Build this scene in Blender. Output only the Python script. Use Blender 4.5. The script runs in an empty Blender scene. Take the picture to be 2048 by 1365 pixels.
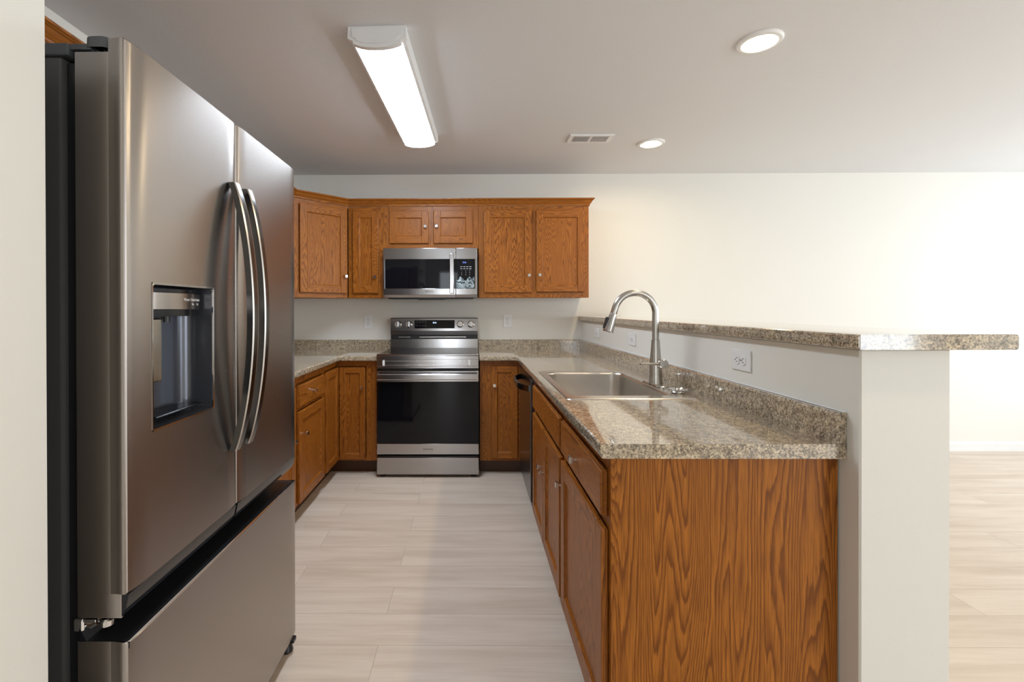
import bpy, bmesh, math, random
from mathutils import Vector, Matrix, noise as mnoise
random.seed(7)
S = bpy.context.scene
C = S.collection
PI = math.pi

# ------------------------------------------------------------------ camera
def make_camera():
    yaw, pitch, roll = -.0083, .0038, .0019
    c, s = math.cos(yaw), math.sin(yaw)
    cp, sp = math.cos(pitch), math.sin(pitch)
    cr, sr = math.cos(roll), math.sin(roll)
    r0 = Vector((c, -s, 0)); F = Vector((cp*s, cp*c, -sp)); U0 = Vector((sp*s, sp*c, cp))
    R = cr*r0 - sr*U0; U = sr*r0 + cr*U0
    cam = bpy.data.cameras.new('camera')
    cam.sensor_width = 36; cam.lens = 934.5*36/2048
    cam.shift_x = (1024-935.5)/2048; cam.shift_y = (621.5-682.5)/2048
    cam.clip_start = .02
    o = bpy.data.objects.new('camera', cam); C.objects.link(o)
    m = Matrix((R, U, -F)).transposed().to_4x4()
    m.translation = Vector((0, 0, 1.2517))
    o.matrix_world = m
    S.camera = o
make_camera()

# ------------------------------------------------------------------ world, light, exposure
w = bpy.data.worlds.new('world'); S.world = w; w.use_nodes = True
w.node_tree.nodes['Background'].inputs[0].default_value = (.75, .85, 1, 1)
w.node_tree.nodes['Background'].inputs[1].default_value = 1.0
S.view_settings.view_transform = 'Standard'
S.view_settings.look = 'None'
S.view_settings.gamma = 1
S.view_settings.use_curve_mapping = False
S.view_settings.exposure = 0.17

def area(name, loc, rot, sx, sy, power, col, spread=PI):
    l = bpy.data.lights.new(name, 'AREA'); l.shape = 'RECTANGLE'; l.size = sx; l.size_y = sy
    l.energy = power; l.color = col; l.spread = spread
    o = bpy.data.objects.new(name, l); C.objects.link(o); o.location = loc; o.rotation_euler = rot
    return o
DAY = (.90, .96, 1.0)
# daylight: unseen right windows and rear door, guessed from the light; added rear fill
area('daylight_right_near', (5.66, .55, 1.35), (0, PI/2, 0), 1.7, 1.7, 35, DAY)
area('daylight_right_far', (5.66, 2.85, 1.35), (0, PI/2, 0), 1.7, 1.7, 29, DAY)
area('daylight_rear_left', (-.525, -3.26, 1.08), (PI/2, 0, 0), .39, 2.0, 11, DAY)
area('added_fill_rear_right', (4.2, -3.26, 1.35), (PI/2, 0, 0), 2.0, 1.7, 72, DAY)  # fill behind the camera, added to brighten camera-facing surfaces

FIX_E = 34.0      # kitchen ceiling fixture lens
CAN_E = 210.0     # recessed lamps

# ------------------------------------------------------------------ helpers
def new_bm(): return bmesh.new()

def merge(bm, t, mi=0):
    for f in t.faces: f.material_index = mi
    me = bpy.data.meshes.new('tmp'); t.to_mesh(me); t.free()
    n0 = len(bm.faces)
    bm.from_mesh(me); bpy.data.meshes.remove(me)

def box(bm, x0, x1, y0, y1, z0, z1, bev=0, mi=0, seg=1, M=None):
    t = bmesh.new(); bmesh.ops.create_cube(t, size=1)
    for v in t.verts:
        v.co = Vector(((x0+x1)/2+v.co.x*(x1-x0), (y0+y1)/2+v.co.y*(y1-y0), (z0+z1)/2+v.co.z*(z1-z0)))
    if bev: bmesh.ops.bevel(t, geom=list(t.edges), offset=bev, segments=seg, affect='EDGES', profile=.5)
    if M is not None: t.transform(M)
    merge(bm, t, mi)

def prism(bm, prof, axis, a0, a1, mi=0, bev=0):
    """prof: list of 2-D points in the plane of the other two axes (x,y / x,z / y,z)"""
    t = bmesh.new()
    def P(p, a):
        if axis == 'x': return (a, p[0], p[1])
        if axis == 'y': return (p[0], a, p[1])
        return (p[0], p[1], a)
    A = [t.verts.new(P(p, a0)) for p in prof]; B = [t.verts.new(P(p, a1)) for p in prof]
    n = len(prof)
    t.faces.new(A); t.faces.new(B[::-1])
    for i in range(n):
        t.faces.new((A[i], B[i], B[(i+1) % n], A[(i+1) % n]))
    bmesh.ops.recalc_face_normals(t, faces=t.faces[:])
    if bev: bmesh.ops.bevel(t, geom=list(t.edges), offset=bev, segments=2, affect='EDGES', profile=.5)
    merge(bm, t, mi)

def tube(bm, pts, rad, seg=20, mi=0, caps=True, flat=1.0, up=None):
    t = bmesh.new(); pts = [Vector(p) for p in pts]; n = len(pts)
    if not hasattr(rad, '__len__'): rad = [rad]*n
    rings = []; ref = Vector(up) if up else None
    for i, p in enumerate(pts):
        d = (pts[min(i+1, n-1)]-pts[max(i-1, 0)]).normalized()
        if ref is None:
            ref = Vector((0, 0, 1)) if abs(d.z) < .9 else Vector((1, 0, 0))
        a = (ref - d*ref.dot(d)).normalized(); b = d.cross(a); ref = a
        rings.append([t.verts.new(p + (a*math.cos(2*PI*k/seg)*flat + b*math.sin(2*PI*k/seg))*rad[i]) for k in range(seg)])
    for i in range(n-1):
        for k in range(seg):
            f = t.faces.new((rings[i][k], rings[i][(k+1) % seg], rings[i+1][(k+1) % seg], rings[i+1][k])); f.smooth = True
    if caps:
        t.faces.new(rings[0][::-1]); t.faces.new(rings[-1])
    bmesh.ops.recalc_face_normals(t, faces=t.faces[:])
    merge(bm, t, mi)

def lathe(bm, prof, M, seg=32, mi=0):
    """prof (r, h) revolved about local z then transformed by M"""
    t = bmesh.new(); rings = []
    for r, hh in prof:
        if r < 1e-6: rings.append([t.verts.new((0, 0, hh))])
        else: rings.append([t.verts.new((r*math.cos(2*PI*k/seg), r*math.sin(2*PI*k/seg), hh)) for k in range(seg)])
    for A, B in zip(rings, rings[1:]):
        for k in range(seg):
            k2 = (k+1) % seg
            if len(A) == 1 and len(B) == 1: continue
            if len(A) == 1: f = t.faces.new((A[0], B[k], B[k2]))
            elif len(B) == 1: f = t.faces.new((A[k], B[0], A[k2]))
            else: f = t.faces.new((A[k], B[k], B[k2], A[k2]))
            f.smooth = True
    bmesh.ops.recalc_face_normals(t, faces=t.faces[:])
    t.transform(M); merge(bm, t, mi)

def MT(x, y, z): return Matrix.Translation((x, y, z))

def thing(name, label, cat, loc, group=None):
    o = bpy.data.objects.new(name, None); C.objects.link(o)
    o.empty_display_size = .05; o.location = loc
    o['label'] = label; o['category'] = cat
    if group: o['group'] = group
    return o

def root_of(o):
    while o.parent: o = o.parent
    return o

def mesh(name, bm, mats, parent=None, loc=None, smooth=False, label=None):
    """bm holds world coordinates; the object's origin goes to its root's (or loc)"""
    base = Vector(loc) if loc else (root_of(parent).location.copy() if parent else Vector((0, 0, 0)))
    bmesh.ops.translate(bm, verts=bm.verts[:], vec=-base)
    me = bpy.data.meshes.new(name)
    bm.to_mesh(me); bm.free()
    if not isinstance(mats, (list, tuple)): mats = [mats]
    for m in mats: me.materials.append(m)
    me.polygons.foreach_set('use_smooth', [True]*len(me.polygons))
    me.set_sharp_from_angle(angle=math.radians(21))
    o = bpy.data.objects.new(name, me); C.objects.link(o)
    if parent:
        o.parent = parent
    else:
        o.location = base
    if label: o['label'] = label
    return o

def struct(name, bm, m, loc=None):
    o = mesh(name, bm, m, loc=loc); o['kind'] = 'structure'; return o

def text_bm(bm, s, size, M, ext=.0004, mi=0):
    cu = bpy.data.curves.new('t', 'FONT'); cu.body = s; cu.size = size; cu.extrude = ext
    cu.align_x = 'CENTER'; cu.align_y = 'CENTER'; cu.resolution_u = 2
    o = bpy.data.objects.new('t', cu); C.objects.link(o)
    bpy.context.view_layer.update()
    dg = bpy.context.evaluated_depsgraph_get()
    me = bpy.data.meshes.new_from_object(o.evaluated_get(dg))
    bpy.data.objects.remove(o); bpy.data.curves.remove(cu)
    t = bmesh.new(); t.from_mesh(me); bpy.data.meshes.remove(me)
    t.transform(M); merge(bm, t, mi)

def frame_M(origin, u, n):
    """local (a along u, b up, c outward) -> world"""
    u = Vector(u); n = Vector(n); z = Vector((0, 0, 1))
    m = Matrix((u, z, n)).transposed().to_4x4(); m.translation = Vector(origin); return m

# ------------------------------------------------------------------ materials
def mat(name):
    m = bpy.data.materials.new(name); m.use_nodes = True
    nt = m.node_tree; b = nt.nodes['Principled BSDF']
    return m, nt, b
def nd(nt, t, **k):
    n = nt.nodes.new(t)
    for a, v in k.items(): setattr(n, a, v)
    return n
def setin(n, **k):
    for a, v in k.items(): n.inputs[a.replace('_', ' ')].default_value = v
    return n
def ramp(nt, stops, fac, interp='LINEAR'):
    r = nd(nt, 'ShaderNodeValToRGB'); e = r.color_ramp.elements; r.color_ramp.interpolation = interp
    while len(e) < len(stops): e.new(.5)
    for x, (p, c) in zip(e, stops): x.position = p; x.color = (*c, 1) if len(c) == 3 else c
    nt.links.new(fac, r.inputs[0]); return r.outputs[0]
def mix(nt, fac, a, b, mode='MIX'):
    n = nd(nt, 'ShaderNodeMix', data_type='RGBA', blend_type=mode)
    for sock, v in ((n.inputs[0], fac), (n.inputs[6], a), (n.inputs[7], b)):
        if hasattr(v, 'is_linked'): nt.links.new(v, sock)
        elif isinstance(v, tuple): sock.default_value = (*v, 1)
        else: sock.default_value = v
    return n.outputs[2]
def mth(nt, op, a, b=0, c=0):
    n = nd(nt, 'ShaderNodeMath', operation=op)
    for s, v in zip(n.inputs, (a, b, c)):
        if hasattr(v, 'is_linked'): nt.links.new(v, s)
        else: s.default_value = v
    return n.outputs[0]
def coords(nt, scale=(1, 1, 1), rot=(0, 0, 0), rnd=0, loc=(0, 0, 0)):
    tc = nd(nt, 'ShaderNodeTexCoord'); out = tc.outputs['Object']
    if rnd:
        oi = nd(nt, 'ShaderNodeObjectInfo')
        sc = nd(nt, 'ShaderNodeVectorMath', operation='SCALE'); sc.inputs[0].default_value = (7.3, 11.9, 5.7)
        nt.links.new(mth(nt, 'MULTIPLY', oi.outputs['Random'], rnd), sc.inputs['Scale'])
        ad = nd(nt, 'ShaderNodeVectorMath', operation='ADD')
        nt.links.new(out, ad.inputs[0]); nt.links.new(sc.outputs[0], ad.inputs[1]); out = ad.outputs[0]
    if rot != (0, 0, 0):
        mr = nd(nt, 'ShaderNodeMapping'); mr.inputs['Rotation'].default_value = rot
        nt.links.new(out, mr.inputs[0]); out = mr.outputs[0]
    mp = nd(nt, 'ShaderNodeMapping')
    mp.inputs['Scale'].default_value = scale; mp.inputs['Location'].default_value = loc
    nt.links.new(out, mp.inputs[0]); return mp.outputs[0]
def noise(nt, vec, scale, detail=2, rough=.5, dist=0):
    n = nd(nt, 'ShaderNodeTexNoise'); setin(n, Scale=scale, Detail=detail, Roughness=rough, Distortion=dist)
    nt.links.new(vec, n.inputs['Vector']); return n.outputs[0]
def bump(nt, b, hgt, strength, dist):
    n = nd(nt, 'ShaderNodeBump'); setin(n, Strength=strength, Distance=dist)
    nt.links.new(hgt, n.inputs['Height']); nt.links.new(n.outputs[0], b.inputs['Normal'])

def simple(name, col, rough=.5, metal=0, spec=None, emit=None, es=0, coat=0):
    m, nt, b = mat(name)
    v = coords(nt)
    f = noise(nt, v, 14, 2)
    c = mix(nt, f, tuple(x*.97 for x in col), tuple(min(1, x*1.03) for x in col))
    nt.links.new(c, b.inputs['Base Color'])
    b.inputs['Roughness'].default_value = rough; b.inputs['Metallic'].default_value = metal
    if spec is not None: b.inputs['Specular IOR Level'].default_value = spec
    if emit:
        b.inputs['Emission Color'].default_value = (*emit, 1); b.inputs['Emission Strength'].default_value = es
    if coat: b.inputs['Coat Weight'].default_value = coat; b.inputs['Coat Roughness'].default_value = .08
    return m

def oak(name, axis, fig=1.0, dens=74.0, light=(.43, .145, .018), dark=(.165, .045, .0055), seed=0):
    m, nt, b = mat(name)
    lo = .55*fig; hi = 6.5*fig
    sc = {'z': (hi, hi, lo), 'x': (lo, hi, hi), 'y': (hi, lo, hi), 'd': (lo, hi, hi)}[axis]
    rot = (0, 0, -PI/4) if axis == 'd' else (0, 0, 0)
    v = coords(nt, sc, rot, rnd=3.0, loc=(seed*3.1, seed*1.7, seed))
    n1 = noise(nt, v, 1.0, 2.2, .42, .25)
    wob = noise(nt, v, 11.0, 3, .6)
    s = mth(nt, 'ADD', mth(nt, 'MULTIPLY', n1, dens), mth(nt, 'MULTIPLY', wob, 1.6))
    fr = mth(nt, 'FRACT', s)
    ring = ramp(nt, [(0, (1,)*3), (.35, (.82,)*3), (.62, (.50,)*3), (.78, (.06,)*3), (.88, (.0,)*3), (.95, (.45,)*3), (1, (1,)*3)], fr)
    hi2 = {'z': (330, 330, 9), 'x': (9, 330, 330), 'y': (330, 9, 330), 'd': (9, 330, 330)}[axis]
    v2 = coords(nt, hi2, rot, rnd=3.0)
    pores = noise(nt, v2, 1.0, 2, .6)
    pr = ramp(nt, [(.36, (0,)*3), (.56, (1,)*3)], pores)
    tone = noise(nt, v, .45, 1, .5)
    c0 = mix(nt, ring, dark, light)
    c1 = mix(nt, mth(nt, 'MULTIPLY', mth(nt, 'SUBTRACT', 1, pr), .55), c0, tuple(x*.62 for x in dark))
    c2 = mix(nt, mth(nt, 'MULTIPLY', tone, .2), c1, tuple(x*1.05 for x in light))
    nt.links.new(c2, b.inputs['Base Color'])
    b.inputs['Roughness'].default_value = .36
    b.inputs['Specular IOR Level'].default_value = .28
    bump(nt, b, pr, .12, .0006)
    return m
OAK = {k: oak('oak_grain_'+k, k) for k in 'xyzd'}
OAK_END = oak('oak_veneer_panel', 'z', .60, 78.0, light=(.46, .158, .020), dark=(.150, .040, .005), seed=4)
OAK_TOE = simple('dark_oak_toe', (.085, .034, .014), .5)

def granite():
    m, nt, b = mat('speckled_stone_laminate')
    v = coords(nt)
    big = noise(nt, v, 22, 3, .6, .4)
    mid = noise(nt, v, 62, 4, .68, .5)
    fine = noise(nt, v, 190, 2, .6)
    vo = nd(nt, 'ShaderNodeTexVoronoi'); setin(vo, Scale=120.0); nt.links.new(v, vo.inputs['Vector'])
    c = ramp(nt, [(.30, (.13, .098, .072)), (.42, (.37, .295, .205)), (.54, (.60, .485, .335)), (.70, (.72, .61, .45))], mid)
    c = mix(nt, mth(nt, 'MULTIPLY', ramp(nt, [(.42, (0,)*3), (.62, (1,)*3)], big), .38), c, (.34, .29, .25))
    grain = ramp(nt, [(.35, (.35,)*3), (.5, (.9,)*3), (.66, (1.35,)*3)], fine)
    c = mix(nt, 1.0, c, grain, 'MULTIPLY')
    mask = mth(nt, 'MULTIPLY', ramp(nt, [(.12, (1,)*3), (.26, (0,)*3)], vo.outputs['Distance']), ramp(nt, [(.45, (0,)*3), (.55, (1,)*3)], noise(nt, v, 55, 2, .6)))
    c = mix(nt, mth(nt, 'MULTIPLY', mask, .85), c, (.045, .032, .026))
    nt.links.new(c, b.inputs['Base Color'])
    b.inputs['Roughness'].default_value = .12
    b.inputs['Specular IOR Level'].default_value = .6
    b.inputs['Coat Weight'].default_value = .8; b.inputs['Coat Roughness'].default_value = .035; b.inputs['Coat IOR'].default_value = 1.55
    return m
GRAN = granite()

def brushed(name, col, rough, axis='y', aniso=.5):
    m, nt, b = mat(name)
    sc = {'y': (400, 5, 400), 'x': (5, 400, 400), 'z': (400, 400, 5)}[axis]
    f = noise(nt, coords(nt, sc), 1, 2, .6)
    nt.links.new(mix(nt, f, tuple(x*.985 for x in col), tuple(min(1, x*1.015) for x in col)), b.inputs['Base Color'])
    b.inputs['Metallic'].default_value = 1
    r = mth(nt, 'MULTIPLY_ADD', f, .014, rough-.007)
    nt.links.new(r, b.inputs['Roughness'])
    if aniso:
        b.inputs['Anisotropic'].default_value = aniso
        b.inputs['Anisotropic Rotation'].default_value = .25
        tg = nd(nt, 'ShaderNodeTangent', direction_type='RADIAL', axis='Z')
        nt.links.new(tg.outputs[0], b.inputs['Tangent'])
    return m
FRIDGE = brushed('warm_brushed_steel', (.42, .385, .36), .27, 'y', .82)
STEEL = brushed('brushed_steel', (.42, .405, .405), .17, 'x', .5)
SINKST = brushed('sink_steel', (.78, .745, .70), .24, 'x', 0)
DSTEEL = brushed('dark_steel', (.16, .155, .155), .25, 'y', .2)
HANDLE = brushed('grey_steel_handle', (.16, .158, .156), .22, 'z', 0)
NICKEL = simple('brushed_nickel', (.55, .53, .50), .24, 1)
CHROME = simple('chrome', (.80, .80, .80), .12, 1)
BLACKGL = simple('black_glass', (.005, .005, .007), .04, 0, .28)
BLACK = simple('black_plastic', (.012, .012, .014), .35)
BLACKG = simple('gloss_black_plastic', (.008, .009, .012), .15, 0, .3)
GREYPL = simple('grey_plastic', (.075, .08, .085), .42)
BODYGR = simple('dark_grey_cabinet_paint', (.070, .068, .066), .4)
DISPGR = simple('dispenser_grey', (.10, .105, .125), .22, .6)
WHITEP = simple('white_plastic', (.86, .86, .85), .35)
WHITEM = simple('white_metal', (.84, .84, .84), .45)
INK = simple('dark_print', (.03, .03, .03), .5)
PRINT = simple('white_print', (.75, .75, .75), .5)
GLOWTXT = simple('lit_digits', (.3, .5, .9), .5, emit=(.55, .75, 1), es=3.0)
BLUETXT = simple('blue_lit_digits', (.1, .15, .9), .5, emit=(.2, .3, 1), es=2.0)
DIM = simple('dim_print', (.16, .16, .17), .5)
TRIMW = simple('white_trim_paint', (.86, .86, .85), .4)
LENS = simple('lit_lens', (.9, .9, .9), .5, emit=(.78, .885, 1), es=FIX_E)
CANL = simple('lit_can_lamp', (.9, .85, .7), .5, emit=(1, .80, .50), es=CAN_E)
CANB = simple('can_baffle', (.86, .80, .66), .4)

def wallmat(name, col, sc=320, st=.10, rough=.6):
    m, nt, b = mat(name)
    v = coords(nt)
    n = noise(nt, v, sc, 3, .6)
    lo = noise(nt, v, 1.3, 2)
    nt.links.new(mix(nt, lo, tuple(x*.985 for x in col), tuple(min(1, x*1.01) for x in col)), b.inputs['Base Color'])
    b.inputs['Roughness'].default_value = rough
    b.inputs['Specular IOR Level'].default_value = .3
    bump(nt, b, n, st, .002)
    return m
WALL = wallmat('warm_white_wall_paint', (.835, .815, .755), 260, .08)
CEIL = wallmat('textured_ceiling_paint', (.77, .77, .775), 95, .28, .75)

def floormat():
    m, nt, b = mat('pale_oak_vinyl_plank')
    v = coords(nt, loc=(.35, .07, 0))
    br = nd(nt, 'ShaderNodeTexBrick'); br.offset = .37; br.offset_frequency = 2
    setin(br, Scale=1.0, Mortar_Size=.0011, Mortar_Smooth=.1, Bias=0.0, Brick_Width=1.22, Row_Height=.18)
    br.inputs['Color1'].default_value = (0, 0, 0, 1); br.inputs['Color2'].default_value = (1, 1, 1, 1); br.inputs['Mortar'].default_value = (.5, .5, .5, 1)
    nt.links.new(v, br.inputs['Vector'])
    off = nd(nt, 'ShaderNodeVectorMath', operation='MULTIPLY_ADD'); off.inputs[1].default_value = (9, 5, 3)
    nt.links.new(br.outputs['Color'], off.inputs[0]); nt.links.new(v, off.inputs[2])
    mp = nd(nt, 'ShaderNodeMapping'); mp.inputs['Scale'].default_value = (.9, 9, 1); nt.links.new(off.outputs[0], mp.inputs[0])
    g = noise(nt, mp.outputs[0], 1.4, 3, .55, .3)
    mp2 = nd(nt, 'ShaderNodeMapping'); mp2.inputs['Scale'].default_value = (5, 160, 1); nt.links.new(off.outputs[0], mp2.inputs[0])
    g2 = noise(nt, mp2.outputs[0], 1, 3, .6)
    c = ramp(nt, [(.28, (.60, .485, .385)), (.5, (.72, .605, .50)), (.72, (.79, .69, .585))], g)
    c = mix(nt, mth(nt, 'MULTIPLY', ramp(nt, [(.35, (1,)*3), (.55, (0,)*3)], g2), .30), c, (.55, .435, .345))
    c = mix(nt, mth(nt, 'MULTIPLY', br.outputs['Color'], .22), c, (.82, .715, .61))
    c = mix(nt, mth(nt, 'MULTIPLY', br.outputs['Fac'], .55), c, (.25, .20, .16))
    nt.links.new(c, b.inputs['Base Color'])
    b.inputs['Roughness'].default_value = .38
    b.inputs['Specular IOR Level'].default_value = .4
    bump(nt, b, g2, .05, .0006)
    return m
FLOOR = floormat()

# ------------------------------------------------------------------ the room
XL, XR, YB, YF, HC = -1.66, 5.60, -3.20, 4.12, 2.436
XO = -4.2
XH = -1.05
bm = new_bm(); box(bm, XO-.12, XR+.12, YB-.12, YF+.12, -.10, 0); struct('floor', bm, FLOOR)
bm = new_bm(); box(bm, XO-.12, XR+.12, YB-.12, YF+.12, HC, HC+.10); struct('ceiling', bm, CEIL)
bm = new_bm(); box(bm, XL-.12, XR+.12, YF, YF+.12, 0, HC); struct('wall_back', bm, WALL)
bm = new_bm(); box(bm, XL-.12, XL, .816, YF, 0, HC); struct('wall_left', bm, WALL)
bm = new_bm(); box(bm, XO, -.745, .70, .816, 0, HC, .004); struct('wall_front_left', bm, WALL)
bm = new_bm(); box(bm, XH-.12, XH, YB, -.35, 0, HC); box(bm, XO, XH, -.47, -.35, 0, HC); struct('wall_added_hall', bm, WALL)  # unseen hall walls, shaped so the refrigerator side reflects something dark
bm = new_bm(); box(bm, XO-.12, XO, -.47, .816, 0, HC); struct('wall_far_left', bm, WALL)  # closes off the added hall to keep it dark
# right wall with two windows
bm = new_bm()
ys = [YB, -.30, 1.40, 2.00, 3.70, YF]
for a, b_ in ((0, 1), (2, 3), (4, 5)): box(bm, XR, XR+.12, ys[a], ys[b_], 0, HC)
for a in (1, 3):
    box(bm, XR, XR+.12, ys[a], ys[a+1], 0, .50); box(bm, XR, XR+.12, ys[a], ys[a+1], 2.2, HC)
struct('wall_right', bm, WALL)
# rear wall with glazed door and an added window, both unseen
bm = new_bm()
xs = [XH-.12, -.72, -.33, 3.2, 5.2, XR]
for a in (0, 2, 4): box(bm, xs[a], xs[a+1], YB-.12, YB, 0, HC)
box(bm, xs[1], xs[2], YB-.12, YB, 2.10, HC); box(bm, xs[3], xs[4], YB-.12, YB, 0, .5); box(bm, xs[3], xs[4], YB-.12, YB, 2.2, HC)
struct('wall_rear', bm, WALL)
def casing(name, axis, pos, a0, a1, z0, z1, sgn):
    bm = new_bm(); w_ = .06
    def bx(p0, p1, q0, q1):
        if axis == 'x': box(bm, min(pos, pos+sgn*.015), max(pos, pos+sgn*.015), p0, p1, q0, q1, .003)
        else: box(bm, p0, p1, min(pos, pos+sgn*.015), max(pos, pos+sgn*.015), q0, q1, .003)
    bx(a0-w_, a0, z0, z1+w_); bx(a1, a1+w_, z0, z1+w_); bx(a0, a1, z1, z1+w_)
    if z0 > .1: bx(a0-w_, a1+w_, z0-w_, z0)
    struct(name, bm, TRIMW)
casing('window_1', 'x', XR, -.30, 1.40, .5, 2.2, -1)
casing('window_2', 'x', XR, 2.00, 3.70, .5, 2.2, -1)
casing('added_window_3', 'y', YB, 3.2, 5.2, .5, 2.2, 1)  # unseen window, added to go with the rear fill light
casing('door_1', 'y', YB, -.72, -.33, 0, 2.1, 1)
# knee wall carrying the bar
bm = new_bm(); box(bm, .968, 1.193, 1.172, YF, 0, 1.149, .004); struct('wall_peninsula', bm, WALL)
# baseboards of the living room
def baseboard(name, axis, pos, a0, a1, sgn):
    bm = new_bm()
    p = [(pos, 0), (pos+sgn*.014, 0), (pos+sgn*.014, .066), (pos+sgn*.006, .08), (pos, .08)]
    prism(bm, p, 'x' if axis == 'y' else 'y', a0, a1); struct(name, bm, TRIMW)
baseboard('baseboard_back', 'y', YF, 1.194, XR, -1)
baseboard('baseboard_right', 'x', XR, YB, YF-.015, -1)
baseboard('baseboard_rear', 'y', YB, -.27, XR-.015, 1)

# ------------------------------------------------------------------ ceiling fittings
def fixture():
    # wraparound light, slightly out of square with the room
    cx, y0, y1, ang = -.372, 1.955, 3.185, math.radians(-2.1)
    t = thing('ceiling_light', 'long white wraparound ceiling light with bright curved lens, above the kitchen floor', 'light', (cx, (y0+y1)/2, HC))
    hw = .122
    L = y1-y0
    bm = new_bm()
    # housing pan with side rails (local, y along)
    box(bm, -hw, hw, -L/2+.03, L/2-.012, -.020, 0, .002)
    for s in (-1, 1):
        prism(bm, [(s*hw, -.02), (s*(hw-.004), -.052), (s*(hw-.018), -.058), (s*(hw-.018), -.02)], 'y', -L/2+.02, L/2-.012)
    R = Matrix.Translation((cx, (y0+y1)/2, HC)) @ Matrix.Rotation(ang, 4, 'Z')
    bm.transform(R); mesh('housing', bm, WHITEM, t)
    prof = [(hw-.016, -.050)] + [((hw-.016)*math.cos(a), -.050-.030*math.sin(a)) for a in [PI*k/16 for k in range(1, 16)]] + [(-(hw-.016), -.050)]
    bm = new_bm(); prism(bm, prof, 'y', -L/2+.024, L/2-.010); bm.transform(R); mesh('lens', bm, LENS, t)
    for sgn, nm in ((-1, 'end_cap'), (1, 'end_cap')):
        pr = [(hw, 0), (hw+.002, -.050), (hw-.02, -.060)] + [((hw-.01)*math.cos(a), -.056-.034*math.sin(a)) for a in [PI*k/14 for k in range(2, 13)]] + [(-hw+.02, -.060), (-hw-.002, -.050), (-hw, 0)]
        bm = new_bm()
        if sgn < 0:
            prism(bm, pr, 'y', -L/2, -L/2+.024)
            pin = [(x*.86, -.008+(z+.03)*.72-.022) for x, z in pr]
            prism(bm, pin, 'y', -L/2-.004, -L/2+.002)
        else: prism(bm, pr, 'y', L/2-.012, L/2)
        bm.transform(R); mesh(nm, bm, WHITEM, t)
fixture()

def can_light(x, y, label, on=True):
    t = thing('recessed_light', label, 'light', (x, y, HC), 'recessed ceiling lights')
    bm = new_bm(); lathe(bm, [(.092, 0), (.092, -.005), (.086, -.011), (.072, -.0125), (.069, -.011)], MT(x, y, HC), 40); mesh('trim_ring', bm, WHITEP, t)
    bm = new_bm(); lathe(bm, [(.0695, -.0115), (.062, -.006), (.047, -.002)], MT(x, y, HC), 40); mesh('baffle', bm, CANB, t)
    bm = new_bm(); lathe(bm, [(.048, -.0022), (.03, -.0030), (0, -.0034)], MT(x, y, HC), 40); mesh('lamp_lens', bm, CANL, t)
can_light(1.277, 2.085, 'round recessed ceiling light nearer the camera, glowing warm white, larger in view')
can_light(1.284, 3.355, 'round recessed ceiling light farther away, glowing warm, beside the ceiling vent')
can_light(1.277, .80, 'added out-of-view recessed ceiling light above the camera side of the bar')  # out of view, added for more warm light

def vent():
    x0, x1, y0, y1 = .672, .972, 3.178, 3.330
    t = thing('ceiling_vent', 'white slotted air register in the ceiling beside the recessed light', 'vent', ((x0+x1)/2, (y0+y1)/2, HC))
    bm = new_bm()
    box(bm, x0, x1, y0, y0+.026, HC-.010, HC, .003); box(bm, x0, x1, y1-.026, y1, HC-.010, HC, .003)
    box(bm, x0, x0+.030, y0+.024, y1-.024, HC-.010, HC, .002); box(bm, x1-.030, x1, y0+.024, y1-.024, HC-.010, HC, .002)
    xm = (x0+x1)/2; box(bm, xm-.008, xm+.008, y0+.024, y1-.024, HC-.010, HC, .001)
    mesh('frame', bm, WHITEM, t)
    bm = new_bm(); box(bm, x0+.02, x1-.02, y0+.02, y1-.02, HC-.0015, HC); mesh('backing', bm, BLACK, t)
    for a, b_, tilt in ((x0+.030, xm-.008, -.15), (xm+.008, x1-.030, -.45)):
        bm = new_bm(); n = 11
        for i in range(n):
            x = a+(i+.5)*(b_-a)/n
            box(bm, -.0012, .0012, y0+.024, y1-.024, -.004, .004, M=Matrix.Translation((x, 0, HC-.006)) @ Matrix.Rotation(tilt, 4, 'Y'))
        mesh('louver', bm, WHITEM, t)
vent()

# ------------------------------------------------------------------ cabinet parts
class Face:
    """a cabinet front plane: a runs along u, b is height, c is outward"""
    def __init__(s, P, u):
        s.P = Vector(P); s.u = Vector(u).normalized(); s.n = s.u.cross(Vector((0, 0, 1)))
        s.M = frame_M(s.P, s.u, s.n)
        ax = s.u
        s.h = 'd' if abs(ax.x) > .2 and abs(ax.y) > .2 else ('x' if abs(ax.x) > .5 else 'y')
def fbox(bm, F, a0, a1, b0, b1, c0, c1, bev=0, mi=0, seg=1): box(bm, a0, a1, b0, b1, c0, c1, bev, mi, seg, F.M)

def knob(F, a, b, c, parent):
    bm = new_bm()
    fbox(bm, F, a-.0045, a+.0045, b-.0045, b+.0045, c, c+.016, .001)
    fbox(bm, F, a-.0035-.0085, a+.012, b-.012, b+.012, c+.014, c+.026, .002)
    mesh('knob', bm, CHROME, parent)

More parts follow.
